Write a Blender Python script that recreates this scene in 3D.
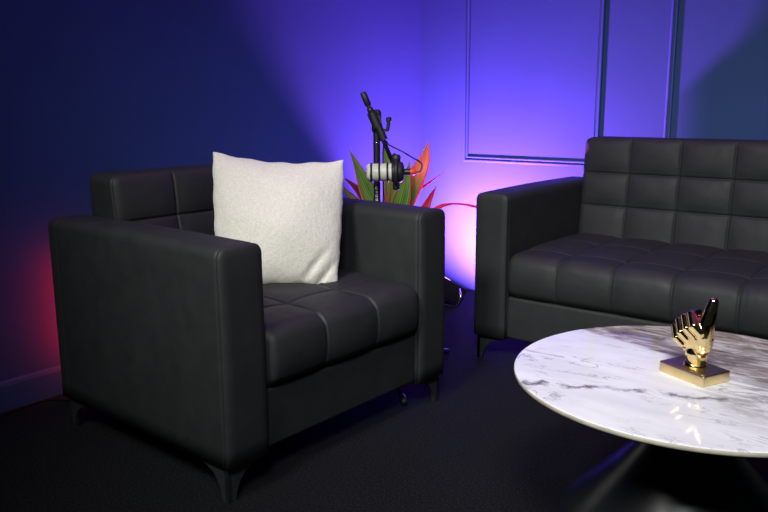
import bpy, bmesh, math, random
from math import sin, cos, pi, exp, sqrt, radians
from mathutils import Vector, Matrix

for o in list(bpy.data.objects):
    bpy.data.objects.remove(o)
scene = bpy.context.scene
COL = scene.collection
random.seed(4)

# ---------------------------------------------------------------- camera
# room frame: the corner of the two walls is the origin, +X runs along the
# back wall, -Y runs along the left wall towards the camera, +Z is up (metres)
cam_d = bpy.data.cameras.new('camera')
cam = bpy.data.objects.new('camera', cam_d)
COL.objects.link(cam)
cam_d.sensor_width = 36.0
cam_d.lens = 36.257
cam_d.clip_start = 0.02
cam.matrix_world = (Matrix.Translation((2.336, -3.285, 0.938)) @ Matrix.Rotation(0.6661, 4, 'Z')
                    @ Matrix.Rotation(pi / 2 - 0.1965, 4, 'X') @ Matrix.Rotation(-0.0041, 4, 'Z'))
scene.camera = cam

# ---------------------------------------------------------------- world, lights, exposure
world = bpy.data.worlds.new('studio_dark')
scene.world = world
world.use_nodes = True
world.node_tree.nodes['Background'].inputs[0].default_value = (0.35, 0.5, 0.7, 1)
world.node_tree.nodes['Background'].inputs[1].default_value = 0.02


def light(name, kind, loc, target, energy, color, **kw):
    d = bpy.data.lights.new(name, kind)
    d.energy = energy
    d.color = color
    for k, v in kw.items():
        setattr(d, k, v)
    o = bpy.data.objects.new(name, d)
    COL.objects.link(o)
    o.location = loc
    if target is not None:
        o.rotation_euler = (Vector(target) - Vector(loc)).to_track_quat('-Z', 'Y').to_euler()
    return o


# two studio softboxes above and behind the camera
light('softbox_key', 'AREA', (1.45, -4.0, 2.45), (1.08, -1.4, 0.62), 9, (1.0, 0.985, 0.94),
      shape='RECTANGLE', size=0.6, size_y=0.6, spread=radians(52))
light('softbox_second', 'AREA', (2.6, -3.7, 2.45), (1.85, -1.3, 0.4), 15, (0.96, 1.0, 0.98),
      shape='RECTANGLE', size=0.6, size_y=0.6, spread=radians(70))
# violet LED uplight on the floor by the corner
UP_AXIS = Vector((0.27, 0.43, 0.86)).normalized()
UP_POS = Vector((0.360, -0.335, 0.108))
light('uplight_beam', 'AREA', UP_POS + UP_AXIS * 0.032, UP_POS + UP_AXIS, 130, (0.72, 0.155, 1.0),
      shape='DISK', size=0.08)
# red LED bar standing behind the armchair
light('red_bar_glow', 'AREA', (0.095, -1.985, 0.28), (0.0, -1.985, 0.28), 1.0, (1.0, 0.004, 0.02),
      shape='RECTANGLE', size=0.02, size_y=0.34)

vs = scene.view_settings
vs.view_transform = 'Standard'
vs.look = 'None'
vs.exposure = 0.0
vs.gamma = 1.0
vs.use_curve_mapping = False


# ---------------------------------------------------------------- materials
class NT:
    def __init__(self, name):
        self.m = bpy.data.materials.new(name)
        self.m.use_nodes = True
        self.t = self.m.node_tree
        self.b = self.t.nodes['Principled BSDF']

    def n(self, kind, **kw):
        nd = self.t.nodes.new(kind)
        for k, v in kw.items():
            if k in nd.inputs:
                nd.inputs[k].default_value = v
            else:
                setattr(nd, k, v)
        return nd

    def l(self, a, b):
        self.t.links.new(a, b)

    def coord(self, which='Object', scale=(1, 1, 1)):
        tc = self.n('ShaderNodeTexCoord')
        mp = self.n('ShaderNodeMapping')
        mp.inputs['Scale'].default_value = scale
        self.l(tc.outputs[which], mp.inputs['Vector'])
        return mp.outputs['Vector']

    def noise(self, vec, scale, detail=4, rough=0.55, dist=0.0):
        nd = self.n('ShaderNodeTexNoise')
        nd.inputs['Scale'].default_value = scale
        nd.inputs['Detail'].default_value = detail
        nd.inputs['Roughness'].default_value = rough
        nd.inputs['Distortion'].default_value = dist
        self.l(vec, nd.inputs['Vector'])
        return nd.outputs['Fac']

    def ramp(self, fac, stops, interp='LINEAR'):
        r = self.n('ShaderNodeValToRGB')
        r.color_ramp.interpolation = interp
        e = r.color_ramp.elements
        while len(e) < len(stops):
            e.new(0.5)
        for i, (p, c) in enumerate(stops):
            e[i].position = p
            e[i].color = (c, c, c, 1) if isinstance(c, (int, float)) else (*c, 1)
        self.l(fac, r.inputs['Fac'])
        return r.outputs['Color']

    def math(self, op, a, b=None):
        nd = self.n('ShaderNodeMath', operation=op)
        for i, x in enumerate((a, b)):
            if x is None:
                continue
            if isinstance(x, (int, float)):
                nd.inputs[i].default_value = x
            else:
                self.l(x, nd.inputs[i])
        return nd.outputs[0]

    def mix(self, fac, a, b):
        nd = self.n('ShaderNodeMix', data_type='RGBA')
        for sock, x in ((nd.inputs[0], fac), (nd.inputs[6], a), (nd.inputs[7], b)):
            if isinstance(x, (int, float)):
                sock.default_value = x
            elif isinstance(x, tuple):
                sock.default_value = (*x, 1)
            else:
                self.l(x, sock)
        return nd.outputs[2]

    def bump(self, h, strength, dist, normal=None):
        b = self.n('ShaderNodeBump')
        b.inputs['Strength'].default_value = strength
        b.inputs['Distance'].default_value = dist
        self.l(h, b.inputs['Height'])
        if normal is not None:
            self.l(normal, b.inputs['Normal'])
        return b.outputs['Normal']

    def base(self, c):
        if isinstance(c, tuple):
            self.b.inputs['Base Color'].default_value = (*c, 1)
        else:
            self.l(c, self.b.inputs['Base Color'])

    def set(self, **kw):
        for k, v in kw.items():
            self.b.inputs[k.replace('_', ' ')].default_value = v


M = {}


def simple(name, color, rough, metal=0.0, spec=0.5, noise_scale=40, var=0.15):
    t = NT(name)
    v = t.coord()
    f = t.noise(v, noise_scale, 3)
    lo = tuple(c * (1 - var) for c in color)
    hi = tuple(min(1, c * (1 + var)) for c in color)
    t.base(t.ramp(f, [(0.3, lo), (0.7, hi)]))
    t.set(Roughness=rough, Metallic=metal)
    t.b.inputs['Specular IOR Level'].default_value = spec
    M[name] = t.m
    return t


t = simple('wall_paint', (0.028, 0.068, 0.19), 0.62, spec=0.25, noise_scale=3, var=0.05)
v = t.coord()
t.l(t.bump(t.noise(v, 260, 3), 0.12, 0.002), t.b.inputs['Normal'])
simple('ceiling_paint', (0.5, 0.5, 0.5), 0.9, spec=0.1)

t = NT('carpet')
v = t.coord()
f1 = t.noise(v, 190, 3, 0.75)
f2 = t.noise(v, 6, 4)
c = t.ramp(f1, [(0.36, (0.004, 0.0042, 0.005)), (0.52, (0.011, 0.0118, 0.0128)), (0.72, (0.048, 0.051, 0.055))])
t.base(t.mix(t.ramp(f2, [(0.3, 0.0), (0.8, 0.4)]), c, (0.010, 0.010, 0.011)))
t.set(Roughness=0.95)
t.b.inputs['Specular IOR Level'].default_value = 0.1
t.l(t.bump(t.noise(v, 190, 3, 0.75), 0.8, 0.008), t.b.inputs['Normal'])
M['carpet'] = t.m

t = NT('leather')
v = t.coord()
grain = t.n('ShaderNodeTexVoronoi', feature='F1')
grain.inputs['Scale'].default_value = 420
t.l(v, grain.inputs['Vector'])
f = t.noise(v, 14, 4)
t.base(t.ramp(f, [(0.3, (0.018, 0.0195, 0.0205)), (0.7, (0.0235, 0.025, 0.026))]))
t.l(t.ramp(t.noise(v, 25, 3), [(0.3, 0.56), (0.7, 0.66)]), t.b.inputs['Roughness'])
t.b.inputs['Specular IOR Level'].default_value = 0.38
n1 = t.bump(grain.outputs['Distance'], 0.10, 0.001)
n2 = t.bump(t.noise(v, 7, 3, 0.5, 0.6), 0.25, 0.012, n1)
t.l(n2, t.b.inputs['Normal'])
M['leather'] = t.m

simple('gunmetal', (0.045, 0.047, 0.050), 0.38, metal=0.4)
simple('black_metal', (0.010, 0.010, 0.011), 0.42, spec=0.5)
simple('black_plastic', (0.012, 0.012, 0.013), 0.5)
simple('cable_rubber', (0.008, 0.008, 0.008), 0.8, spec=0.15)
simple('black_gloss', (0.008, 0.009, 0.010), 0.27, spec=0.6)
simple('mic_grey', (0.52, 0.52, 0.46), 0.5)
simple('red_plastic', (0.75, 0.06, 0.03), 0.4)
simple('white_ink', (0.8, 0.8, 0.8), 0.5)
simple('chrome', (0.75, 0.72, 0.78), 0.18, metal=1.0)
simple('pot_glaze', (0.04, 0.04, 0.045), 0.4)
simple('soil', (0.03, 0.02, 0.014), 0.95, noise_scale=90, var=0.5)
simple('stem_green', (0.10, 0.13, 0.03), 0.6)

t = simple('gold', (0.84, 0.66, 0.32), 0.10, metal=1.0, noise_scale=30, var=0.05)
t = simple('gold_brushed', (0.80, 0.64, 0.34), 0.30, metal=1.0, noise_scale=30, var=0.08)

t = NT('boucle')
v = t.coord()
vor = t.n('ShaderNodeTexVoronoi', feature='F1')
vor.inputs['Scale'].default_value = 210
t.l(v, vor.inputs['Vector'])
f = t.noise(v, 160, 3, 0.7)
c = t.ramp(f, [(0.25, (0.62, 0.60, 0.53)), (0.7, (0.79, 0.77, 0.69))])
t.base(c)
t.set(Roughness=0.95)
t.b.inputs['Specular IOR Level'].default_value = 0.1
t.b.inputs['Sheen Weight'].default_value = 0.25
h = t.math('ADD', vor.outputs['Distance'], t.noise(v, 330, 2, 0.6))
t.l(t.bump(h, 0.4, 0.0022), t.b.inputs['Normal'])
M['boucle'] = t.m

# marble: white field, a brown-grey swath, broken dark veins
t = NT('marble')
tc = t.n('ShaderNodeTexCoord')
sep = t.n('ShaderNodeSeparateXYZ')
t.l(tc.outputs['Object'], sep.inputs[0])
X, Y = sep.outputs[0], sep.outputs[1]
mp = t.n('ShaderNodeMapping')
mp.inputs['Rotation'].default_value = (0, 0, 0.36)
mp.inputs['Scale'].default_value = (1.0, 3.2, 1.0)
t.l(tc.outputs['Object'], mp.inputs['Vector'])
sv = mp.outputs['Vector']
ov = tc.outputs['Object']
warp = t.math('SUBTRACT', t.noise(ov, 9, 5, 0.6), 0.5)
edge = t.math('ADD', t.math('ADD', Y, t.math('MULTIPLY', X, 0.30)), -0.062)
edge = t.math('ADD', edge, t.math('MULTIPLY', warp, 0.06))
swath = t.ramp(edge, [(0.0, 0.0), (0.018, 1.0)])
streak = t.ramp(t.noise(sv, 13, 8, 0.68, 0.7), [(0.34, (0.13, 0.098, 0.082)), (0.5, (0.32, 0.265, 0.235)), (0.64, (0.66, 0.63, 0.60))])
cloud = t.ramp(t.noise(sv, 5, 5, 0.6, 0.5), [(0.35, (0.80, 0.80, 0.80)), (0.65, (0.93, 0.93, 0.92))])
# one long vein plus scattered ones
vb = t.math('ADD', t.math('SUBTRACT', Y, t.math('MULTIPLY', X, 0.45)), 0.125)
vb = t.math('ADD', vb, t.math('MULTIPLY', t.math('SUBTRACT', t.noise(ov, 16, 6, 0.7), 0.5), 0.11))
vl = t.ramp(t.math('ABSOLUTE', vb), [(0.0, 1.0), (0.016, 0.0)])
vl = t.math('MULTIPLY', vl, t.ramp(t.noise(ov, 17, 3), [(0.40, 0.0), (0.52, 1.0)]))
vn = t.ramp(t.math('ABSOLUTE', t.math('SUBTRACT', t.noise(sv, 6.5, 7, 0.66, 0.9), 0.5)), [(0.0, 1.0), (0.018, 0.0)])
vn = t.math('MULTIPLY', vn, t.ramp(t.noise(ov, 7, 2), [(0.46, 0.0), (0.62, 1.0)]))
vein = t.math('MAXIMUM', vl, t.math('MULTIPLY', vn, 0.85))
right = t.math('MULTIPLY', t.ramp(t.math('ADD', edge, 0.24), [(0.0, 0.0), (0.14, 1.0)]), t.ramp(X, [(0.0, 0.0), (0.12, 1.0)]))
patch = t.math('MULTIPLY', right, t.ramp(t.noise(sv, 11, 6, 0.7, 0.6), [(0.43, 0.0), (0.56, 0.85)]))
c = t.mix(vein, cloud, (0.13, 0.115, 0.115))
c = t.mix(patch, c, (0.33, 0.30, 0.29))
c = t.mix(swath, c, streak)
t.base(c)
t.set(Roughness=0.07)
t.b.inputs['Specular IOR Level'].default_value = 0.5
M['marble'] = t.m
simple('table_edge', (0.55, 0.50, 0.40), 0.4)


def leaf_mat(name, core, stripe, rim, rim_w, low=None):
    t = NT(name)
    tc = t.n('ShaderNodeTexCoord')
    sep = t.n('ShaderNodeSeparateXYZ')
    t.l(tc.outputs['UV'], sep.inputs[0])
    a = t.math('ABSOLUTE', t.math('SUBTRACT', sep.outputs[0], 0.5))
    mp = t.n('ShaderNodeMapping')
    mp.inputs['Scale'].default_value = (9, 0.8, 1)
    t.l(tc.outputs['UV'], mp.inputs['Vector'])
    s = t.ramp(t.noise(mp.outputs['Vector'], 1.6, 3), [(0.42, core), (0.62, stripe)])
    wob = t.math('MULTIPLY', t.math('SUBTRACT', t.noise(mp.outputs['Vector'], 1.2, 2), 0.5), 0.25)
    e = t.ramp(t.math('ADD', a, wob), [(0.5 - rim_w, 0.0), (0.5 - rim_w + 0.08, 1.0)])
    if low:
        s = t.mix(t.ramp(t.math('ADD', sep.outputs[1], wob), [(0.50, 0.0), (0.72, 1.0)]), low, s)
    t.base(t.mix(e, s, rim))
    t.set(Roughness=0.38)
    t.b.inputs['Transmission Weight'].default_value = 0.0
    # thin leaf: some light passes through
    tr = t.n('ShaderNodeBsdfTranslucent')
    t.l(t.mix(e, s, rim), tr.inputs['Color'])
    mx = t.n('ShaderNodeMixShader')
    mx.inputs[0].default_value = 0.25
    t.l(t.b.outputs[0], mx.inputs[1])
    t.l(tr.outputs[0], mx.inputs[2])
    t.l(mx.outputs[0], t.t.nodes['Material Output'].inputs['Surface'])
    M[name] = t.m


leaf_mat('leaf_green', (0.06, 0.22, 0.03), (0.32, 0.46, 0.09), (0.60, 0.12, 0.08), 0.13)
leaf_mat('leaf_orange', (0.72, 0.20, 0.11), (0.82, 0.33, 0.20), (0.85, 0.10, 0.16), 0.15, (0.12, 0.25, 0.05))
leaf_mat('leaf_dark', (0.13, 0.012, 0.05), (0.22, 0.02, 0.07), (0.55, 0.03, 0.12), 0.14)
leaf_mat('leaf_red', (0.50, 0.03, 0.06), (0.60, 0.05, 0.08), (0.70, 0.04, 0.12), 0.15)
leaf_mat('leaf_olive', (0.10, 0.09, 0.015), (0.30, 0.26, 0.05), (0.16, 0.03, 0.02), 0.14)


def emitter(name, color, strength):
    t = NT(name)
    t.base((0.02, 0.02, 0.02))
    t.b.inputs['Emission Color'].default_value = (*color, 1)
    t.b.inputs['Emission Strength'].default_value = strength
    M[name] = t.m


emitter('lens_violet', (0.62, 0.25, 1.0), 4.0)
emitter('lens_red', (1.0, 0.02, 0.05), 2.0)


# ---------------------------------------------------------------- helpers
def mesh_obj(name, verts, faces, mat, parent=None, smooth=True, uvs=None, loc=None):
    me = bpy.data.meshes.new(name)
    me.from_pydata([tuple(v) for v in verts], [], faces)
    bm = bmesh.new()
    bm.from_mesh(me)
    bmesh.ops.recalc_face_normals(bm, faces=bm.faces)
    bm.to_mesh(me)
    bm.free()
    if uvs is not None:
        lay = me.uv_layers.new(name='UVMap')
        for lp in me.loops:
            lay.data[lp.index].uv = uvs[lp.vertex_index]
    me.materials.append(M[mat])
    if smooth:
        for p in me.polygons:
            p.use_smooth = True
    o = bpy.data.objects.new(name, me)
    COL.objects.link(o)
    if parent is not None:
        o.parent = parent
    if loc is not None:
        o.location = loc
    return o


def thing(name, label, cat, loc=(0, 0, 0), rz=0.0, group=None):
    o = bpy.data.objects.new(name, None)
    o.empty_display_size = 0.05
    COL.objects.link(o)
    o.location = loc
    o.rotation_euler = (0, 0, rz)
    o['label'] = label
    o['category'] = cat
    if group:
        o['group'] = group
    return o


def struct(o):
    o['kind'] = 'structure'
    return o


class MB:
    """collects shapes into one mesh"""

    def __init__(self):
        self.v, self.f = [], []

    def add(self, verts, faces):
        b = len(self.v)
        self.v += [Vector(p) for p in verts]
        self.f += [tuple(i + b for i in f) for f in faces]
        return self

    def box(self, lo, hi, bevel=0.0, mat=None):
        bm = bmesh.new()
        bmesh.ops.create_cube(bm, size=1.0)
        for p in bm.verts:
            p.co = Vector([(lo[i] + hi[i]) / 2 + p.co[i] * (hi[i] - lo[i]) for i in range(3)])
        if bevel:
            bmesh.ops.bevel(bm, geom=bm.edges[:], offset=bevel, segments=3, affect='EDGES', profile=0.5)
        if mat is not None:
            bm.transform(mat)
        bm.verts.index_update()
        self.add([p.co.copy() for p in bm.verts], [[p.index for p in f.verts] for f in bm.faces])
        bm.free()
        return self

    def tube(self, pts, rad, n=12, cap=True):
        pts = [Vector(p) for p in pts]
        rads = rad if isinstance(rad, (list, tuple)) else [rad] * len(pts)
        verts, faces = [], []
        up = None
        for i, p in enumerate(pts):
            d = (pts[min(i + 1, len(pts) - 1)] - pts[max(i - 1, 0)]).normalized()
            if up is None:
                up = Vector((0, 0, 1)) if abs(d.z) < 0.9 else Vector((1, 0, 0))
            a = (up - d * up.dot(d)).normalized()
            b = d.cross(a)
            up = a
            for k in range(n):
                th = 2 * pi * k / n
                verts.append(p + (a * cos(th) + b * sin(th)) * rads[i])
        for i in range(len(pts) - 1):
            for k in range(n):
                faces.append((i * n + k, i * n + (k + 1) % n, (i + 1) * n + (k + 1) % n, (i + 1) * n + k))
        if cap:
            faces.append(tuple(range(n)))
            faces.append(tuple(range((len(pts) - 1) * n, len(pts) * n)))
        return self.add(verts, faces)

    def lathe(self, prof, n=48, mat=None):
        """profile of (radius, height) points about Z"""
        verts, faces, rings = [], [], []
        for r, z in prof:
            if r < 1e-6:
                rings.append([len(verts)])
                verts.append(Vector((0, 0, z)))
            else:
                rings.append(list(range(len(verts), len(verts) + n)))
                verts += [Vector((r * cos(2 * pi * k / n), r * sin(2 * pi * k / n), z)) for k in range(n)]
        for a, b in zip(rings, rings[1:]):
            for k in range(n):
                k2 = (k + 1) % n
                if len(a) == 1 and len(b) == 1:
                    continue
                if len(a) == 1:
                    faces.append((a[0], b[k], b[k2]))
                elif len(b) == 1:
                    faces.append((a[k], a[k2], b[0]))
                else:
                    faces.append((a[k], a[k2], b[k2], b[k]))
        if mat is not None:
            verts = [mat @ p for p in verts]
        return self.add(verts, faces)

    def build(self, name, mat, parent=None, smooth=True, loc=None):
        return mesh_obj(name, self.v, self.f, mat, parent, smooth, loc=loc)


def auto_smooth(o, deg=35):
    me = o.data
    bm = bmesh.new()
    bm.from_mesh(me)
    for e in bm.edges:
        if len(e.link_faces) == 2 and e.calc_face_angle(0) > radians(deg):
            e.smooth = False
    bm.to_mesh(me)
    bm.free()
    return o


def axis_cuts(lo, hi, r, step, seams=()):
    s = {lo, hi}
    for k in (0.12, 0.3, 0.5, 0.75, 1.0):
        s.add(lo + r * k)
        s.add(hi - r * k)
    n = max(1, int(round((hi - lo - 2 * r) / step)))
    for i in range(1, n):
        s.add(lo + r + (hi - lo - 2 * r) * i / n)
    for c in seams:
        for d in (0, .0022, .0045, .008, .013, .020):
            for q in (c - d, c + d):
                if lo < q < hi:
                    s.add(q)
    out = []
    for x in sorted(s):
        if not out or x - out[-1] > 0.0012:
            out.append(x)
    out[-1] = hi
    return out


def soft_box(lo, hi, r, step=0.03, seams=((), (), ()), disp=None):
    r = r if isinstance(r, tuple) else (r, r, r)
    ax = [axis_cuts(lo[i], hi[i], r[i], step, seams[i]) for i in range(3)]
    idx, verts, faces = {}, [], []

    def vert(p):
        k = tuple(round(c, 5) for c in p)
        if k in idx:
            return idx[k]
        inner = Vector([min(max(p[i], lo[i] + r[i]), hi[i] - r[i]) for i in range(3)])
        d = Vector([(p[i] - inner[i]) / r[i] for i in range(3)])
        nrm = d.normalized()
        q = inner + Vector([nrm[i] * r[i] for i in range(3)])
        if disp:
            q = disp(q, nrm)
        idx[k] = len(verts)
        verts.append(q)
        return idx[k]

    for a in range(3):
        b, c = (a + 1) % 3, (a + 2) % 3
        for side in (lo[a], hi[a]):
            for i in range(len(ax[b]) - 1):
                for j in range(len(ax[c]) - 1):
                    q = []
                    for bi, cj in ((i, j), (i + 1, j), (i + 1, j + 1), (i, j + 1)):
                        p = [0, 0, 0]
                        p[a], p[b], p[c] = side, ax[b][bi], ax[c][cj]
                        q.append(vert(p))
                    faces.append(tuple(q))
    return verts, faces


def groove(t, wide=0.0045, narrow=0.0035):
    return wide * exp(-(t / 0.020) ** 2) + narrow * exp(-(t / 0.0032) ** 2) - 0.0012 * exp(-((abs(t) - 0.0075) / 0.003) ** 2)


# ---------------------------------------------------------------- the room
H_ROOM = 2.6
XR, YF = 4.6, -5.4
struct(MB().box((-0.1, YF, -0.1), (XR, 0.1, 0.0)).build('floor', 'carpet', smooth=False))
struct(MB().box((-0.1, YF, 0.0), (0.0, 0.1, H_ROOM)).build('wall_left', 'wall_paint', smooth=False))
struct(MB().box((0.0, 0.0, 0.0), (XR, 0.1, H_ROOM)).build('wall_back', 'wall_paint', smooth=False))
struct(MB().box((-0.1, YF, H_ROOM), (XR, 0.1, H_ROOM + 0.1)).build('ceiling', 'ceiling_paint', smooth=False))


def baseboard(name, length, axis):
    prof = [(0, 0), (0.013, 0), (0.013, 0.080), (0.010, 0.090), (0.004, 0.095), (0, 0.095)]
    v, f = [], []
    n = len(prof)
    for s in (0.0, length):
        for o, z in prof:
            v.append((s, -o, z) if axis == 'x' else (o, -s, z))
    for k in range(n):
        f.append((k, (k + 1) % n, n + (k + 1) % n, n + k))
    f += [tuple(range(n)), tuple(range(n, 2 * n))]
    return struct(mesh_obj(name, v, f, 'wall_paint', smooth=False))


baseboard('baseboard_left', -YF, 'y')

# picture-frame mouldings on the back wall (one mitred frame per panel)
TRIM = [(0, 0), (0.0, 0.008), (0.004, 0.012), (0.010, 0.013), (0.013, 0.008), (0.018, 0.007), (0.022, 0.010), (0.026, 0.008), (0.027, 0)]


def panel_frame(name, x0, x1, z0, z1):
    v, f = [], []
    n = len(TRIM)
    for (cx, cz, sx, sz) in ((x0, z0, 1, 1), (x1, z0, -1, 1), (x1, z1, -1, -1), (x0, z1, 1, -1)):
        for a, o in TRIM:
            v.append((cx + sx * a, -o, cz + sz * a))
    for c in range(4):
        d = (c + 1) % 4
        for k in range(n - 1):
            f.append((c * n + k, d * n + k, d * n + k + 1, c * n + k + 1))
    return struct(auto_smooth(mesh_obj(name, v, f, 'wall_paint'), 50))


for i in range(4):
    x = 0.262 + i * 0.979
    panel_frame('trim_%d' % (i + 1), x, x + 0.698, 0.647, 2.2)


# ---------------------------------------------------------------- seating
ARM_W, Z_BOT, Z_ARM, DEPTH = 0.126, 0.093, 0.62, 0.74


def corner_leg(parent, cx, cy, dx, dy):
    """Y-shaped metal corner foot; wings run along +dx and +dy from the corner"""
    zt = Z_BOT
    prof = [(0, zt), (0.115, zt), (0.115, zt - 0.007), (0.085, zt - 0.013), (0.055, zt - 0.026), (0.038, zt - 0.045),
            (0.028, zt - 0.065), (0.021, 0.0), (0.0, 0.0)]
    mb = MB()
    n = len(prof)
    th = 0.012
    for along in ('x', 'y'):
        v = []
        for o in (0.0, th):
            for s, z in prof:
                v.append((cx + dx * s, cy + dy * o, z) if along == 'x' else (cx + dx * o, cy + dy * s, z))
        f = [(k, (k + 1) % n, n + (k + 1) % n, n + k) for k in range(n)] + [tuple(range(n)), tuple(range(n, 2 * n))]
        mb.add(v, f)
    return mb.build('leg', 'gunmetal', parent, smooth=False)


def make_seating(root, width, n_tuft, back_top, tuft_rows, seat_seams_y, foot_spots):
    W, a = width, ARM_W
    x0, x1 = a, W - a
    tw = (x1 - x0) / n_tuft
    sx = [x0 + tw * k for k in range(1, n_tuft)]

    # arms: rounded leather blocks with a stitched seam round the front panel
    for lo, hi in (((-0.003, -0.012, Z_BOT - 0.03), (a, DEPTH + 0.018, Z_ARM)), ((W - a, -0.012, Z_BOT - 0.03), (W + 0.003, DEPTH + 0.018, Z_ARM))):
        xm, left = (lo[0] + hi[0]) / 2, lo[0] < 0.01

        def arm_disp(q, nrm, xm=xm):
            d = Vector((0, 0, 0))
            # upholstery is slightly full in the middle of each face
            fy = sin(pi * min(max(q.y / DEPTH, 0), 1))
            fz = sin(pi * min(max((q.z - Z_BOT) / (Z_ARM - Z_BOT), 0), 1))
            d += Vector((nrm.x, 0, 0)) * 0.005 * fy * fz
            d += Vector((0, nrm.y, 0)) * 0.004 * fz * (1 if nrm.y < 0 else 0)
            d += Vector((0, 0, max(nrm.z, 0))) * 0.004 * fy
            side = sqrt(nrm.x ** 2 + nrm.z ** 2)
            g = 0.0028 * exp(-((q.y - 0.004) / 0.0030) ** 2) * side
            g += 0.0022 * exp(-((q.y - DEPTH + 0.03) / 0.0035) ** 2) * side
            p = q + d - nrm * g
            p.z = max(p.z, Z_BOT)          # flat, crisp underside
            return p

        v, f = soft_box(lo, hi, (0.026, 0.009, 0.026), 0.05, ((), (0.004, DEPTH - 0.03), ()), arm_disp)
        mesh_obj('arm', v, f, 'leather', root)

    # base rail under the cushion
    v, f = soft_box((x0 - 0.004, 0.010, Z_BOT), (x1 + 0.004, DEPTH - 0.02, 0.249), 0.012, 0.06)
    mesh_obj('base_frame', v, f, 'leather', root)

    # seat cushion, tufted on top and down the front
    zs0, zs1 = 0.246, 0.405
    y0, y1 = -0.006, 0.60

    def seat_disp(q, nrm):
        up, fr = max(nrm.z, 0), max(-nrm.y, 0)
        gx = sum(groove(q.x - s) for s in sx)
        gy = sum(groove(q.y - s) for s in seat_seams_y)
        u = ((q.x - x0) / tw) % 1.0
        px = 1 - (2 * u - 1) ** 2
        g = up * (gx + gy) + fr * gx * (0.85 if q.z > zs0 + 0.02 else 0.3)
        crown = up * (0.005 * px + 0.010 * sin(pi * min(max((q.y - y0) / (y1 - y0), 0), 1)))
        bulge = fr * (0.004 * px + 0.014 * sin(pi * min(max((q.z - zs0) / (zs1 - zs0), 0), 1)))
        # the lower edge is drawn in under the front
        tuck = 0.010 * exp(-((q.z - zs0) / 0.02) ** 2) * fr
        return q + Vector((0, 0, 1)) * crown + Vector((0, -1, 0)) * (bulge - tuck) - nrm * g

    v, f = soft_box((x0 + 0.001, y0, zs0), (x1 - 0.001, y1, zs1), (0.030, 0.034, 0.034), 0.03, (sx, seat_seams_y, ()), seat_disp)
    mesh_obj('seat_cushion', v, f, 'leather', root)

    # backrest, tufted face, leaning a little
    yb0, yb1, zb0, zb1 = 0.575, DEPTH + 0.012, 0.30, back_top
    rows = tuft_rows

    def back_disp(q, nrm):
        fr = max(-nrm.y, 0)
        gx = sum(groove(q.x - s) for s in sx)
        gz = sum(groove(q.z - s) for s in rows)
        u = ((q.x - x0) / tw) % 1.0
        px = 1 - (2 * u - 1) ** 2
        edges = [zb0] + list(rows) + [zb1]
        pz = 0
        for e0, e1 in zip(edges, edges[1:]):
            if e0 <= q.z <= e1:
                w = (q.z - e0) / (e1 - e0)
                pz = 1 - (2 * w - 1) ** 2
        top = max(nrm.z, 0)
        g = fr * (gx + gz) - fr * 0.008 * px * pz 
        side = sqrt(nrm.x ** 2 + top ** 2)
        g += side * 0.0042 * exp(-((q.y - yb0 - 0.020) / 0.0032) ** 2)
        p = q - nrm * g
        tz = (q.z - zb0) / (zb1 - zb0)
        ty = (yb1 - q.y) / (yb1 - yb0)
        p.y += (0.050 * tz - 0.012) * ty
        return p

    v, f = soft_box((x0 + 0.001, yb0, zb0), (x1 - 0.001, yb1, zb1), (0.028, 0.020, 0.028), 0.03, (sx, (yb0 + 0.020,), rows), back_disp)
    mesh_obj('backrest', v, f, 'leather', root)

    for cx, cy, dx, dy in foot_spots:
        corner_leg(root, cx, cy, dx, dy)


chair = thing('armchair', 'black tufted leather armchair with a cream cushion on its seat', 'armchair',
              (1.006, -2.192, 0), 1.5424)
make_seating(chair, 0.862, 3, 0.738, (0.485, 0.605), (0.135, 0.345),
             [(0.006, 0.006, 1, 1), (0.856, 0.006, -1, 1), (0.006, 0.734, 1, -1), (0.856, 0.734, -1, -1)])

SW = 0.252 + 8 * 0.1945
sofa = thing('sofa', 'long black tufted leather sofa against the panelled wall', 'sofa', (0.890, -0.897, 0), 0.0)
make_seating(sofa, SW, 8, 0.795, (0.525, 0.655), (0.115, 0.345),
             [(0.006, 0.006, 1, 1), (SW - 0.006, 0.006, -1, 1), (0.006, 0.734, 1, -1), (SW - 0.006, 0.734, -1, -1)])


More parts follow.
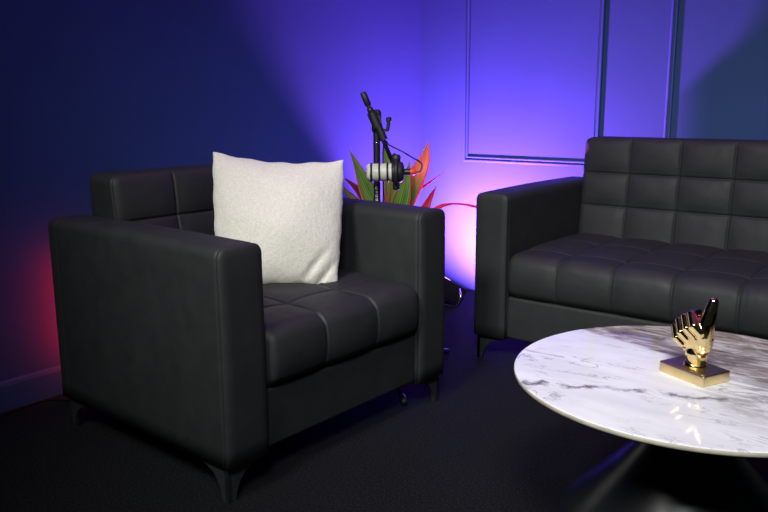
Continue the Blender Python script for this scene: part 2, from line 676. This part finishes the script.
# ---------------------------------------------------------------- cushion on the armchair
def make_cushion():
    cm = Matrix.Translation((1.006, -2.192, 0)) @ Matrix.Rotation(1.5424, 4, 'Z')
    TL, TR = Vector((0.425, 0.548, 0.795)), Vector((0.705, 0.262, 0.765))
    BR, BL = Vector((0.578, 0.180, 0.396)), Vector((0.308, 0.400, 0.402))
    nrm = (TR - TL).cross(BL - TL).normalized()
    if nrm.y > 0:
        nrm = -nrm
    N = 56
    verts, faces, uv = [], [], {}

    def pos(i, j, side):
        u, w = i / N, j / N
        # edges bow inwards between the pointed corners
        bu = -0.012 * sin(pi * w) * (1 - 2 * u) * abs(1 - 2 * u) ** 2
        bw = 0.03 * sin(pi * u) * (1 - 2 * w) * abs(1 - 2 * w) ** 2
        uu, ww = u + bu, w + bw
        p = TL * (1 - uu) * (1 - ww) + TR * uu * (1 - ww) + BR * uu * ww + BL * (1 - uu) * ww
        a, b = 1 - (2 * u - 1) ** 2, 1 - (2 * w - 1) ** 2
        full = (a ** 0.62) * (b ** 0.62)
        th = 0.070 * full * (1.0 + 0.25 * w)
        # folds gathering at the lower right corner and along the sides
        fold = 0.0
        if side > 0:
            d = (u - 0.98) * 0.80 + (w - 0.80) * 0.62
            along = (u - 0.72) * 0.62 - (w - 0.88) * 0.80
            fold -= 0.024 * exp(-(d / 0.028) ** 2) * exp(-(along / 0.20) ** 2)
            d2 = d + 0.115
            fold -= 0.014 * exp(-(d2 / 0.028) ** 2) * exp(-((along - 0.05) / 0.16) ** 2)
            fold += 0.004 * sin(9 * u + 5 * w) * full + 0.003 * sin(17 * w - 6 * u + 1) * full
            fold -= 0.006 * exp(-((u - 0.05) / 0.05) ** 2) * exp(-((w - 0.55) / 0.12) ** 2)
        q = p + nrm * (side * th + fold * (full ** 0.4 if full > 0 else 0))
        q.z -= 0.010 * sin(pi * u) * (1 - w) ** 2
        # wobble of the sewn edge
        rim = (1 - full) ** 3
        q += Vector((0.0018 * sin(31 * w + 3 * u), 0, 0.0022 * sin(27 * u + 2 * w))) * rim
        q.z = max(q.z, 0.398)
        return q

    for side in (1, -1):
        for i in range(N + 1):
            for j in range(N + 1):
                edge = i in (0, N) or j in (0, N)
                k = (i, j, 0 if edge else side)
                if k not in uv:
                    uv[k] = len(verts)
                    verts.append(cm @ pos(i, j, side))
    for side in (1, -1):
        for i in range(N):
            for j in range(N):
                q = []
                for a, b in ((i, j), (i + 1, j), (i + 1, j + 1), (i, j + 1)):
                    e = a in (0, N) or b in (0, N)
                    q.append(uv[(a, b, 0 if e else side)])
                faces.append(tuple(q))
    o = mesh_obj('throw_cushion', verts, faces, 'boucle')
    o['label'] = 'square cream boucle cushion leaning in the black armchair'
    o['category'] = 'cushion'
    # plush nap: break the silhouette slightly
    tex = bpy.data.textures.new('plush', 'CLOUDS')
    tex.noise_scale = 0.012
    sub = o.modifiers.new('sub', 'SUBSURF')
    sub.levels = sub.render_levels = 1
    dm = o.modifiers.new('plush', 'DISPLACE')
    dm.texture = tex
    dm.strength = 0.0022
    dm.mid_level = 0.5
    return o


make_cushion()

# ---------------------------------------------------------------- coffee table
TX, TY, TZ, TR_ = 1.926, -1.805, 0.420, 0.338
table = thing('coffee_table', 'round white and brown marble coffee table on a black flared pedestal', 'coffee table', (TX, TY, 0))
mb = MB()
mb.lathe([(0, TZ - 0.0125), (TR_ - 0.010, TZ - 0.0125), (TR_ - 0.003, TZ - 0.0105), (TR_, TZ - 0.0075),
          (TR_, TZ - 0.003), (TR_ - 0.0008, TZ - 0.0012)], 128)
rim = auto_smooth(mb.build('table_rim', 'table_edge', table), 50)
mb = MB()
mb.lathe([(TR_ - 0.0008, TZ - 0.0012), (TR_ - 0.003, TZ - 0.0001), (TR_ - 0.005, TZ), (TR_ * 0.6, TZ), (0, TZ)], 128)
mb.build('table_top', 'marble', table)
mb = MB()
mb.lathe([(0, 0.0), (0.236, 0.0), (0.242, 0.004), (0.244, 0.02), (0.244, 0.085), (0.241, 0.105), (0.232, 0.122), (0.215, 0.140), (0.165, 0.196), (0.120, 0.245),
          (0.090, 0.282), (0.072, 0.315), (0.062, 0.35), (0.058, 0.385), (0.075, 0.400), (0.075, 0.4074), (0, 0.4074)], 96)
auto_smooth(mb.build('pedestal', 'black_gloss', table), 50)


# ---------------------------------------------------------------- thumbs-up trophy
def capsule_chain(mb, pts, rads, n=14):
    """round-ended limb"""
    pts = [Vector(p) for p in pts]
    P, R = [], []
    d0 = (pts[0] - pts[1]).normalized()
    d1 = (pts[-1] - pts[-2]).normalized()
    for k in (0.98, 0.85, 0.6, 0.3):
        P.append(pts[0] + d0 * rads[0] * k)
        R.append(rads[0] * sqrt(1 - k * k))
    for i, p in enumerate(pts):
        P.append(p)
        R.append(rads[i])
    for k in (0.3, 0.6, 0.85, 0.98):
        P.append(pts[-1] + d1 * rads[-1] * k)
        R.append(rads[-1] * sqrt(1 - k * k))
    mb.tube(P, R, n)


def ellipsoid(mb, c, r, rot=0.0, n=20):
    m = Matrix.Translation(c) @ Matrix.Rotation(rot, 4, 'Y') @ Matrix.Diagonal((*r, 1))
    mb.lathe([(sin(pi * k / 12), -cos(pi * k / 12)) for k in range(13)], n, m)


trophy = thing('thumbs_up_trophy', 'gold thumbs-up hand trophy on a rectangular base on the marble table', 'trophy',
               (1.931, -1.811, TZ), -0.42)
v, f = soft_box((-0.053, -0.036, 0.0), (0.053, 0.036, 0.022), 0.003, 0.03)
mesh_obj('plinth', v, f, 'gold_brushed', trophy)
mb = MB()
mb.lathe([(0, 0.0215), (0.022, 0.0215), (0.023, 0.025), (0.018, 0.029), (0.016, 0.034), (0, 0.034)], 32)
mb.build('collar', 'gold', trophy)
mb = MB()
capsule_chain(mb, [(0.004, 0.0, 0.030), (0.003, 0.0, 0.048)], [0.0185, 0.0215])                 # wrist
ellipsoid(mb, (-0.004, 0.0, 0.078), (0.032, 0.022, 0.038), 0.25)                                  # palm
ellipsoid(mb, (0.017, -0.004, 0.080), (0.021, 0.019, 0.036), 0.0)                                 # heel of the thumb
capsule_chain(mb, [(0.020, -0.005, 0.085), (0.024, -0.004, 0.112), (0.027, 0.0, 0.136), (0.029, 0.003, 0.153)],
              [0.0180, 0.0152, 0.0128, 0.0094])                                                   # thumb
starts = [(-0.040, 0.091, 0.0078), (-0.031, 0.104, 0.0086), (-0.018, 0.115, 0.0090), (-0.002, 0.123, 0.0108)]
for (x, z, r) in starts:                                                                          # curled fingers
    capsule_chain(mb, [(x + 0.006, 0.012, z - 0.008), (x - 0.002, 0.002, z + 0.000), (x - 0.001, -0.013, z + 0.000),
                       (x + 0.014, -0.023, z - 0.018), (x + 0.024, -0.018, z - 0.029), (x + 0.024, -0.006, z - 0.028)],
                  [r, r, r, r * 0.98, r * 0.9, r * 0.85])
hand = mb.build('hand', 'gold', trophy)
rm = hand.modifiers.new('skin', 'REMESH')
rm.mode = 'VOXEL'
rm.voxel_size = 0.0013
sm = hand.modifiers.new('smooth', 'SMOOTH')
sm.factor = 0.5
sm.iterations = 5
dg = bpy.context.evaluated_depsgraph_get()
new = bpy.data.meshes.new_from_object(hand.evaluated_get(dg))
hand.modifiers.clear()
hand.data = new
new.name = 'hand'
if not new.materials:
    new.materials.append(M['gold'])
for p in new.polygons:
    p.use_smooth = True

# ---------------------------------------------------------------- microphone stand
PX, PY = 0.712, -1.255
stand = thing('microphone_stand', 'black tripod boom stand behind the right arm of the armchair', 'microphone stand', (PX, PY, 0))


def V(x, y, z):
    return Vector((x - PX, y - PY, z))


mb = MB()
mb.tube([(0, 0, 0.05), (0, 0, 0.52)], 0.0125, 16)
mb.build('lower_pole', 'black_metal', stand)
auto_smooth(MB().tube([(0, 0, 0.50), (0, 0, 0.86)], 0.0118, 16).build('upper_pole', 'black_metal', stand))
mb = MB()
mb.lathe([(0, 0.485), (0.017, 0.485), (0.019, 0.495), (0.019, 0.535), (0.015, 0.55), (0, 0.55)], 24)
auto_smooth(mb.build('height_clutch', 'black_plastic', stand))
MB().lathe([(0.0, 0.803), (0.0126, 0.803), (0.0126, 0.807), (0, 0.807)], 20).build('silver_ring', 'chrome', stand)
mb = MB()
mb.lathe([(0, 0.045), (0.020, 0.045), (0.024, 0.06), (0.024, 0.13), (0.018, 0.15), (0, 0.15)], 24)
hub = auto_smooth(mb.build('hub', 'black_plastic', stand))
for fx, fy in ((0.966, -1.443), (0.797, -0.950), (0.403, -1.330)):
    e = V(fx, fy, 0.016)
    s = Vector((e.x, e.y, 0)).normalized() * 0.02 + Vector((0, 0, 0.105))
    leg = MB().tube([s, s.lerp(e, 0.5), e], [0.0075, 0.0075, 0.0075], 12).build('leg', 'black_metal', stand)
    d = (e - s).normalized()
    MB().tube([e - d * 0.030, e - d * 0.026, e + d * 0.004, e + d * 0.010], [0.0095, 0.011, 0.0115, 0.008], 14).build('rubber_foot', 'black_plastic', leg)
# illegible white maker's mark running down the pole
mb = MB()
view = Vector((2.336 - PX, -3.285 - PY, 0)).normalized()
side = Vector((-view.y, view.x, 0))
for k, (w, h) in enumerate(((0.0045, 0.008), (0.0035, 0.007), (0.005, 0.008), (0.004, 0.007), (0.0045, 0.008))):
    z = 0.655 - k * 0.013
    cpt = view * 0.0117
    for dx, ww, z0, z1 in ((-w, 0.0016, z - h / 2, z + h / 2), (0, w, z - h / 2, z - h / 2 + 0.002), (0, w, z + h / 2 - 0.002, z + h / 2)):
        m = Matrix((( side.x, view.x, 0, cpt.x), (side.y, view.y, 0, cpt.y), (0, 0, 1, 0), (0, 0, 0, 1)))
        mb.box((dx - ww / 2, -0.0006, z0), (dx + ww / 2, 0.0010, z1), 0, m)
mb.build('lettering', 'white_ink', stand, smooth=False)

# tilting boom with its clutch
B0, B1 = V(0.690, -1.297, 0.966), V(0.772, -1.246, 0.742)
bd = (B1 - B0).normalized()
boom = MB().tube([B0, B1], 0.0070, 14).build('boom_arm', 'black_metal', stand)
MB().tube([B0 - bd * 0.004, B0, B0 + bd * 0.040, B0 + bd * 0.044], [0.007, 0.0105, 0.0105, 0.007], 16).build('grip', 'black_plastic', boom)
MB().tube([B0 + bd * 0.050, B0 + bd * 0.053, B0 + bd * 0.066, B0 + bd * 0.069], [0.0075, 0.0105, 0.0105, 0.0075], 14).build('counter_collar', 'black_plastic', boom)
pc = V(0.718, -1.272, 0.880)
mb = MB()
mb.tube([pc - bd * 0.030, pc - bd * 0.026, pc + bd * 0.026, pc + bd * 0.032], [0.011, 0.0165, 0.0165, 0.011], 16)
mb.tube([(0, 0, 0.838), (0, 0, 0.845), (0, 0, 0.905), (0, 0, 0.914)], [0.012, 0.0170, 0.0155, 0.009], 18)
mb.tube([Vector((0, 0, 0.880)) - view * 0.018, Vector((0, 0, 0.880)) + view * 0.026], 0.016, 20)
auto_smooth(mb.build('boom_clutch', 'black_plastic', stand))
k0 = V(0.738, -1.262, 0.835)
mb = MB()
mb.tube([k0 - bd * 0.034, k0 + bd * 0.022], 0.0130, 14)
mb.tube([k0 - bd * 0.01, k0 + Vector((0.016, 0.012, 0.012)), k0 + Vector((0.019, 0.014, 0.040))], [0.0075, 0.0070, 0.0062], 10)
mb.tube([k0 + Vector((0.019, 0.014, 0.038)), k0 + Vector((0.019, 0.014, 0.041)), k0 + Vector((0.0195, 0.0145, 0.052)), k0 + Vector((0.0195, 0.0145, 0.055))], [0.006, 0.0092, 0.0092, 0.006], 12)
auto_smooth(mb.build('clamp_knob', 'black_plastic', stand))

# ---------------------------------------------------------------- microphone
mic = thing('microphone', 'pale grey broadcast microphone with black rings hanging from the boom stand', 'microphone', (0.796, -1.315, 0.716))
mdir = Vector((0.80, 0.60, 0.012)).normalized()       # front to rear
rotm = mdir.to_track_quat('Z', 'Y').to_matrix().to_4x4()
mo = Matrix.Translation(-mdir * 0.012) @ rotm
mb = MB()
mb.lathe([(0, -0.050), (0.018, -0.050), (0.0255, -0.047), (0.0285, -0.040), (0.0285, 0.032), (0, 0.032)], 36, mo)
auto_smooth(mb.build('grille', 'mic_grey', mic), 50)
for z in (-0.034, -0.008, 0.018):
    MB().lathe([(0.027, z - 0.0035), (0.0310, z - 0.003), (0.0310, z + 0.003), (0.027, z + 0.0035)], 36, mo).build('band', 'black_plastic', mic)
mb = MB()
mb.lathe([(0, 0.031), (0.0305, 0.031), (0.034, 0.036), (0.035, 0.046), (0.034, 0.060), (0.030, 0.068), (0.020, 0.072), (0, 0.072)], 36, mo)
auto_smooth(mb.build('body', 'black_plastic', mic), 50)
mc = mo @ Vector((0, 0, 0.046))
top_end = Vector((0.772, -1.246, 0.742)) - Vector((0.796, -1.315, 0.716))
mb = MB()
mb.tube([mc + Vector((0, 0, -0.058)), mc + Vector((0, 0, -0.054)), mc + Vector((0, 0, -0.034)), mc + Vector((0, 0, -0.03))], [0.008, 0.0115, 0.0115, 0.009], 14)
mb.tube([mc + Vector((0, 0, 0.026)), mc + Vector((0, 0, 0.032)), mc + Vector((0, 0, 0.050)), mc + Vector((0, 0, 0.056))], [0.010, 0.0135, 0.0150, 0.010], 14)
ra = mdir.cross(Vector((0, 0, 1))).normalized()
ring = [mc + (ra * cos(th) + Vector((0, 0, 1)) * sin(th)) * 0.040 for th in [(-0.5 + k / 12.0) * pi for k in range(13)]]
mb.tube(ring, 0.006, 10)
mb.tube([mc + Vector((0, 0, 0.046)), mc.lerp(top_end, 0.5) + Vector((0, 0, 0.038)), top_end + Vector((0, 0, 0.004))], [0.009, 0.008, 0.007], 12)
auto_smooth(mb.build('yoke', 'black_plastic', mic), 50)
mb = MB()
mb.lathe([(0, 0.070), (0.010, 0.070), (0.0105, 0.076), (0.0105, 0.092), (0, 0.092)], 20, mo)
auto_smooth(mb.build('plug', 'black_metal', mic), 50)
mb = MB()
mb.lathe([(0.006, 0.0915), (0.0108, 0.0915), (0.0112, 0.094), (0.0105, 0.106), (0.0075, 0.110), (0.005, 0.110)], 20, mo)
auto_smooth(mb.build('red_collar', 'red_plastic', mic), 50)


def bez(pts, n=10):
    """Catmull-Rom through points"""
    pts = [Vector(p) for p in pts]
    P = [pts[0] * 2 - pts[1]] + pts + [pts[-1] * 2 - pts[-2]]
    out = []
    for i in range(1, len(P) - 2):
        a, b, c, d = P[i - 1], P[i], P[i + 1], P[i + 2]
        for k in range(n):
            s = k / n
            out.append(0.5 * ((2 * b) + (c - a) * s + (2 * a - 5 * b + 4 * c - d) * s * s + (3 * b - a - 3 * c + d) * s ** 3))
    out.append(pts[-1])
    return out


plug_end = mo @ Vector((0, 0, 0.105)) + Vector((0.796, -1.315, 0.716))
pe2 = mo @ Vector((0, 0, 0.122)) + Vector((0.796, -1.315, 0.716))
path = bez([plug_end, pe2, (0.886, -1.240, 0.736), (0.874, -1.236, 0.748), (0.838, -1.228, 0.760), (0.800, -1.226, 0.776),
            (0.754, -1.240, 0.798), (0.738, -1.240, 0.810), (0.727, -1.240, 0.78), (0.727, -1.240, 0.64), (0.729, -1.240, 0.56), (0.745, -1.190, 0.30), (0.745, -1.14, 0.10),
            (0.72, -1.05, 0.008), (0.60, -0.98, 0.005), (0.40, -1.0, 0.005), (0.20, -1.05, 0.005), (0.06, -1.2, 0.005)])
cable = MB().tube(path, 0.0027, 8).build('microphone_cable', 'black_plastic')
cable['label'] = 'thin black cable looping from the back of the microphone up to the boom'
cable['category'] = 'cable'

# ---------------------------------------------------------------- potted plant
plant = thing('potted_plant', 'potted ti plant with green and red-edged leaves behind the microphone', 'potted plant', (0.39, -0.745, 0))
PL = Vector((0.39, -0.745, 0))
mb = MB()
mb.lathe([(0, 0), (0.085, 0), (0.092, 0.006), (0.115, 0.26), (0.118, 0.27), (0.118, 0.29), (0.108, 0.29), (0.104, 0.262), (0, 0.262)], 40)
auto_smooth(mb.build('pot', 'pot_glaze', plant), 50)
mb = MB()
mb.lathe([(0, 0.262), (0.104, 0.263), (0.06, 0.272), (0, 0.275)], 24)
mb.build('soil', 'soil', plant)
mb = MB()
mb.tube([(0, 0, 0.265), (0.004, -0.003, 0.33), (0.0, 0.0, 0.40)], [0.013, 0.012, 0.010], 10)
mb.build('stem', 'stem_green', plant)


def leaf(pts, width, mat, face, bend=0.25, peak=0.45, nseg=26, ncross=6):
    """long pointed blade along pts (room coordinates, base first); face = side it opens towards"""
    P = bez([Vector(p) - PL for p in pts], 8)
    L = [0]
    for a, b in zip(P, P[1:]):
        L.append(L[-1] + (b - a).length)
    verts, faces, uvs = [], [], []
    fdir = Vector(face).normalized()
    for i, p in enumerate(P):
        s = L[i] / L[-1]
        tan = (P[min(i + 1, len(P) - 1)] - P[max(i - 1, 0)]).normalized()
        sd = tan.cross(fdir).normalized()
        up = sd.cross(tan).normalized()
        if s < peak:
            w = 0.22 + 0.78 * sin(pi / 2 * s / peak) ** 1.1
        else:
            q = (s - peak) / (1 - peak)
            w = max(0.02, (1 - q ** 1.7) ** 1.0 * (1 - 0.25 * q))
        w *= width / 2
        for k in range(ncross + 1):
            c = k / ncross * 2 - 1
            verts.append(p + sd * (c * w) + up * (bend * w * abs(c) ** 1.3) + up * 0.002 * sin(19 * s + 2 * c))
            uvs.append((k / ncross, s))
    n = ncross + 1
    for i in range(len(P) - 1):
        for k in range(ncross):
            faces.append((i * n + k, i * n + k + 1, (i + 1) * n + k + 1, (i + 1) * n + k))
    o = mesh_obj('leaf', verts, faces, mat, plant, uvs=uvs)
    so = o.modifiers.new('thick', 'SOLIDIFY')
    so.thickness = 0.0012
    return o


CAMF = (0.62, -0.79, 0.15)
B = (0.392, -0.747, 0.375)
leaf([B, (0.365, -0.83, 0.49), (0.338, -0.85, 0.575), (0.308, -0.873, 0.672), (0.283, -0.892, 0.745)], 0.078, 'leaf_green', (0.75, -0.5, 0.3), 0.35, 0.5)
leaf([B, (0.335, -0.80, 0.49), (0.285, -0.825, 0.565), (0.232, -0.868, 0.630)], 0.060, 'leaf_dark', (0.5, -0.6, 0.6), 0.25, 0.55)
leaf([B, (0.345, -0.87, 0.49), (0.312, -0.925, 0.565), (0.283, -0.955, 0.612)], 0.055, 'leaf_olive', (0.4, -0.7, 0.5), 0.3, 0.5)
leaf([B, (0.391, -0.745, 0.52), (0.375, -0.757, 0.663), (0.357, -0.770, 0.775)], 0.066, 'leaf_green', CAMF, 0.3, 0.5)
leaf([B, (0.420, -0.765, 0.51), (0.428, -0.775, 0.60), (0.420, -0.78, 0.70)], 0.080, 'leaf_green', CAMF, 0.25, 0.5)
leaf([B, (0.448, -0.790, 0.50), (0.480, -0.79, 0.60), (0.500, -0.78, 0.705)], 0.082, 'leaf_green', CAMF, 0.25, 0.5)
leaf([B, (0.445, -0.750, 0.50), (0.480, -0.735, 0.606), (0.519, -0.707, 0.707), (0.533, -0.697, 0.785)], 0.085, 'leaf_orange', (0.55, -0.8, 0.1), 0.25, 0.60)
leaf([B, (0.412, -0.665, 0.530), (0.481, -0.609, 0.608), (0.537, -0.565, 0.656)], 0.016, 'leaf_red', CAMF, 0.3, 0.4)
leaf([B, (0.500, -0.765, 0.45), (0.548, -0.747, 0.510), (0.567, -0.732, 0.559), (0.587, -0.718, 0.606)], 0.045, 'leaf_red', CAMF, 0.3, 0.55)
leaf([B, (0.50, -0.770, 0.445), (0.59, -0.715, 0.514), (0.631, -0.682, 0.531), (0.678, -0.645, 0.530), (0.728, -0.607, 0.514), (0.77, -0.575, 0.48)], 0.024, 'leaf_red', (0.2, -0.4, 0.9), 0.3, 0.5)
leaf([B, (0.33, -0.68, 0.50), (0.28, -0.62, 0.60), (0.25, -0.58, 0.66)], 0.065, 'leaf_green', CAMF, 0.25, 0.5)
leaf([B, (0.37, -0.69, 0.50), (0.39, -0.66, 0.60), (0.40, -0.64, 0.66)], 0.065, 'leaf_dark', CAMF, 0.25, 0.5)

# ---------------------------------------------------------------- violet LED uplight
up = thing('led_uplight', 'black LED floor light washing the wall corner in violet', 'floor light', (UP_POS.x, UP_POS.y, 0))
view_n = Vector((-0.80, 0.60, 0.0))
uy = (view_n - UP_AXIS * view_n.dot(UP_AXIS)).normalized()
ux = uy.cross(UP_AXIS)
um = Matrix.Translation((0, 0, UP_POS.z)) @ Matrix((ux, uy, UP_AXIS)).transposed().to_4x4()
mb = MB()
mb.box((-0.105, -0.080, -0.060), (0.105, 0.080, 0.025), 0.008, um)
auto_smooth(mb.build('housing', 'cable_rubber', up))
mb = MB()
mb.lathe([(0, 0.0245), (0.034, 0.0245), (0.034, 0.0270), (0.020, 0.0285), (0, 0.029)], 32, um)
mb.build('lens', 'lens_violet', up)
# added, unseen flap on the armchair side; cuts the beam on the left wall
fn = Vector((0.156, 0.773, 0.617)).normalized()
fu = Vector((-0.31, -0.56, 0.77)).normalized()
fe = fn.cross(fu).normalized()
ee = Vector((0, 0, UP_POS.z)) + UP_AXIS * 0.03 + fu * 0.150
bb = Vector((0, 0, UP_POS.z)) + Vector((-0.02, -0.085, 0.02))
q = [ee - fe * 0.12, ee + fe * 0.075, bb + fe * 0.075, bb - fe * 0.12]
tn = (q[1] - q[0]).cross(q[3] - q[0]).normalized() * 0.002
mesh_obj('added_beam_flap', [p + tn for p in q] + [p - tn for p in q],
         [(0, 1, 2, 3), (4, 5, 6, 7), (0, 1, 5, 4), (1, 2, 6, 5), (2, 3, 7, 6), (3, 0, 4, 7)], 'black_metal', up, smooth=False)
mb = MB()
mb.tube([(-0.10, 0.0, 0.09), (-0.115, -0.01, 0.05), (-0.10, -0.02, 0.008), (0.10, -0.02, 0.008), (0.115, -0.01, 0.05), (0.10, 0.0, 0.09)], 0.006, 10)
mb.build('bracket', 'chrome', up)

# ---------------------------------------------------------------- red LED bar behind the armchair
bar = thing('led_bar', 'red glowing LED light bar standing behind the armchair', 'light bar', (0.111, -1.985, 0))
mb = MB()
mb.lathe([(0, 0), (0.045, 0), (0.045, 0.006), (0.02, 0.012), (0, 0.012)], 28)
auto_smooth(mb.build('foot', 'black_metal', bar))
MB().box((-0.010, -0.016, 0.010), (0.012, 0.016, 0.47), 0.003).build('bar_body', 'black_plastic', bar, smooth=False)
MB().box((-0.0125, -0.011, 0.05), (-0.0098, 0.011, 0.45), 0.0).build('diffuser', 'lens_red', bar, smooth=False)

# ---------------------------------------------------------------- cable on the carpet by the left wall
pc_ = MB().tube(bez([(0.030, -3.3, 0.004), (0.035, -2.9, 0.004), (0.026, -2.55, 0.004), (0.045, -2.3, 0.004), (0.032, -2.12, 0.004), (0.09, -2.07, 0.004), (0.111, -2.034, 0.004)]), 0.0035, 8).build('power_cable', 'cable_rubber')
pc_['label'] = 'black power cable lying on the carpet along the left baseboard'
pc_['category'] = 'cable'
